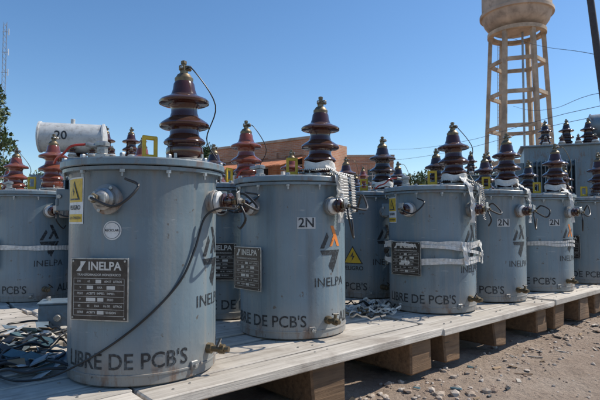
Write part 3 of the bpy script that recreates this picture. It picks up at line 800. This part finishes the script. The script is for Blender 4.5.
# ------------------------------------------------------------------ brick buildings
def wall(mb, L, z0, z1, th, ops, mat, mx):
    xs = sorted(set([0, L]+[v for o in ops for v in (o[0], o[1])])); zs = sorted(set([z0, z1]+[v for o in ops for v in (o[2], o[3])]))
    for i in range(len(xs)-1):
        for j in range(len(zs)-1):
            cx = (xs[i]+xs[i+1])/2; cz = (zs[j]+zs[j+1])/2
            if any(o[0] < cx < o[1] and o[2] < cz < o[3] for o in ops): continue
            mb.box((xs[i+1]-xs[i], th, zs[j+1]-zs[j]), (cx, th/2, cz), mat, mx, 0)
def brick_house(x, y, rz, L, D, Hh, nwin, roofside=True):
    e = empty('brick_house', (x, y, 0), rz)
    ops = []
    for k in range(nwin):
        c = L*(k+.5)/nwin; ops.append((c-.5, c+.5, Hh-1.55, Hh-.7))
    m = MB(); wall(m, L, 0, Hh, .3, ops, 'brick', Matrix())
    m.box((.3, D-.6, Hh), (.15, D/2, Hh/2), 'brick', None, 0); m.box((.3, D-.6, Hh), (L-.15, D/2, Hh/2), 'brick', None, 0)
    m.box((L, .3, Hh), (L/2, D-.15, Hh/2), 'brick', None, 0)
    m.box((L+.12, .42, .12), (L/2, .15, Hh+.06), 'tankconc', None, .01)
    m.box((L+.02, .36, .1), (L/2, .15, Hh-.35), 'brick', None, 0)
    for q in range(4): m.box((.34, .12, Hh-.5), (.2+(L-.4)*q/3, -.06, (Hh-.5)/2), 'brick', None, 0)
    obj('walls', m.mesh('walls'), e)
    m = MB()
    for o in ops:
        cx = (o[0]+o[1])/2; cz = (o[2]+o[3])/2; hh = o[3]-o[2]
        m.box((1.0, .03, hh), (cx, .18, cz), 'glass', None, 0)
        for q in (-.48, 0, .48): m.box((.05, .06, hh), (cx+q, .14, cz), 'frame', None, 0)
        for q in (-.4, 0, .4): m.box((.99, .055, .05), (cx, .135, cz+q*hh/.85), 'frame', None, 0)
    obj('windows', m.mesh('windows'), e)
    m = MB()
    m.raw([(.3, .3, Hh-.4), (L-.3, .3, Hh-.4), (L-.3, D/2, Hh-.15), (.3, D/2, Hh-.15), (.3, D-.3, Hh-.4), (L-.3, D-.3, Hh-.4)], [[0, 1, 2, 3], [3, 2, 5, 4]], 'rooftile')
    if roofside:
        k = 0
        while k < L-.2:
            m.box((.2, 2.1, .05), (k+.1, -1.0, 0), 'rooftile', Matrix.Translation((0, 0, Hh-.75)) @ Matrix.Rotation(radians(17), 4, 'X'), .02); k += .215
        for q in range(5): m.box((.14, .14, Hh-1.6), (.2+(L-.4)*q/4, -1.75, (Hh-1.6)/2), 'frame', None, .01)
    obj('roof', m.mesh('roof'), e)
    return e
ang = math.atan2(22-25.6, .35+4.45)
brick_house(-4.3, 25.6, ang, 6.0, 3, 4.55, 3)
brick_house(.6, 30, -.05, 5.0, 4, 4.75, 2, False)
brick_house(-14, 34, 0, 11, 6, 3.6, 4)
brick_house(8, 44, 0, 9, 6, 3.6, 3)

# ------------------------------------------------------------------ trees
def tree(x, y, h, cr, seed, n=5200, leaf=.16):
    rr = random.Random(seed); e = empty('tree', (x, y, 0)); m = MB()
    m.tube([(0, 0, -.2), (.1, .05, h*.25), (-.05, .1, h*.5), (.1, 0, h*.85)], h*.022, 'bark', 8)
    tips = []
    for k in range(14):
        a = rr.uniform(0, 6.28); z0 = h*rr.uniform(.3, .7); rad = cr*rr.uniform(.4, .95); z1 = z0+h*rr.uniform(.08, .28)
        tip = Vector((rad*cos(a), rad*sin(a), min(z1, h*.97)))
        m.tube([(0, 0, z0), tip*.5+Vector((0, 0, z0*.5+.1)), tip], h*.007, 'bark', 5); tips.append(tip)
    obj('trunk_and_limbs', m.mesh('trunk'), e)
    tips += [Vector((rr.gauss(0, .2)*cr, rr.gauss(0, .2)*cr, h*rr.uniform(.75, .98))) for _ in range(6)]
    V, F = [], []
    for q in range(n):
        t = rr.choice(tips); d = Vector((rr.gauss(0, 1), rr.gauss(0, 1), rr.gauss(0, .7))).normalized()*cr*.34*rr.random()**.45
        p = t+d; a = Vector((rr.uniform(-1, 1), rr.uniform(-1, 1), rr.uniform(-1, 1))).normalized(); b = a.cross(Vector((rr.uniform(-1, 1), rr.uniform(-1, 1), 1))).normalized()
        s = leaf*rr.uniform(.5, 1.1); b0 = len(V); V += [p-a*s, p+b*s*.4, p+a*s, p-b*s*.4]; F.append([b0, b0+1, b0+2, b0+3])
    me = bpy.data.meshes.new('foliage'); me.from_pydata(V, [], F); me.materials.append(M['leaf']); obj('foliage', me, e)
tree(-5.4, 29, 5.4, 1.3, 1, 3500, .12)
tree(-16.2, 25, 8.0, 1.9, 2, 6000)
tree(14, 60, 6, 4, 3, 4000, .3); tree(24, 62, 6.5, 4, 5, 4000, .3); tree(34, 60, 6, 4, 6, 4000, .3); tree(-24, 60, 6, 4, 7, 4000, .3); tree(-34, 66, 7, 4, 8, 4000, .3)

# antenna mast
e = MB(); Hm = 25
for k in range(3):
    a = 2*pi*k/3; e.cyl((.3*sin(a), .3*cos(a), 0), (.22*sin(a), .22*cos(a), Hm), .035, 'galv', 6)
for q in range(36):
    z = q*.7
    for k in range(3):
        a = 2*pi*k/3; b = 2*pi*(k+1)/3
        e.cyl((.28*sin(a), .28*cos(a), z), (.28*sin(b), .28*cos(b), z+.7), .018, 'galv', 5)
for z in (19, 21.5, 24): e.cyl((-.4, 0, z), (.4, 0, z), .03, 'galv', 6); e.cyl((.4, 0, z-.4), (.4, 0, z+.4), .05, 'white', 6)
obj('antenna_mast', e.mesh('antenna_mast'), None, (-35.9, 60, 0))
# utility pole and wires
m = MB(); m.cyl((12.9, 20, -.2), (11.7, 20, 11.2), .16, 'darkpole', 14, .13)
m.box((1.8, .1, .12), (11.8, 19.82, 10.8), 'darkpole', None, .01)
obj('utility_pole', m.mesh('utility_pole'))
m = MB()
for a, b, sg in (((18.8, 46, 18.4), (12.2, 20, 7.6), .2), ((19.8, 46, 11.6), (12.3, 20, 6.1), .5), ((10.8, 60, 9.6), (12.4, 20, 5.6), .5), ((7.8, 60, 8.2), (12.4, 20, 5.2), .5)):
    a = Vector(a); b = Vector(b); c = b+(b-a)*.6
    m.tube([a, a.lerp(b, .33)-Vector((0, 0, sg)), a.lerp(b, .66)-Vector((0, 0, sg)), b, c-Vector((0, 0, sg))], .013, 'darkpole', 5, 6)
obj('power_lines', m.mesh('power_lines'))

# ------------------------------------------------------------------ light
az, el = radians(72), radians(48)
w = bpy.data.worlds.new('World'); scene.world = w; w.use_nodes = True
nt = w.node_tree; sky = nt.nodes.new('ShaderNodeTexSky'); sky.sky_type = 'NISHITA'; sky.sun_disc = False
sky.sun_elevation = el; sky.sun_rotation = az; sky.air_density = 1.0; sky.dust_density = .25; sky.ozone_density = 3.5
hs = nt.nodes.new('ShaderNodeHueSaturation'); hs.inputs['Saturation'].default_value = 1.15
bg = nt.nodes['Background']; bg.inputs[1].default_value = .15
nt.links.new(sky.outputs[0], hs.inputs['Color']); nt.links.new(hs.outputs[0], bg.inputs[0])
sl = bpy.data.lights.new('sun', 'SUN'); sl.energy = 5; sl.angle = radians(.5); sl.color = (1, .93, .82)
so = bpy.data.objects.new('sun', sl); COL.objects.link(so)
sv = Vector((cos(el)*sin(az), cos(el)*cos(az), sin(el))); so.rotation_euler = sv.to_track_quat('Z', 'Y').to_euler()

# ------------------------------------------------------------------ camera
cd = bpy.data.cameras.new('camera'); cd.lens = 30; cd.sensor_width = 36; cd.clip_end = 5000; cd.clip_start = .05
co = bpy.data.objects.new('camera', cd); COL.objects.link(co); co.location = (0, 0, .86); co.rotation_euler = (radians(92.5), 0, 0)
cd.dof.use_dof = True; cd.dof.focus_distance = 2.6; cd.dof.aperture_fstop = 9
scene.camera = co
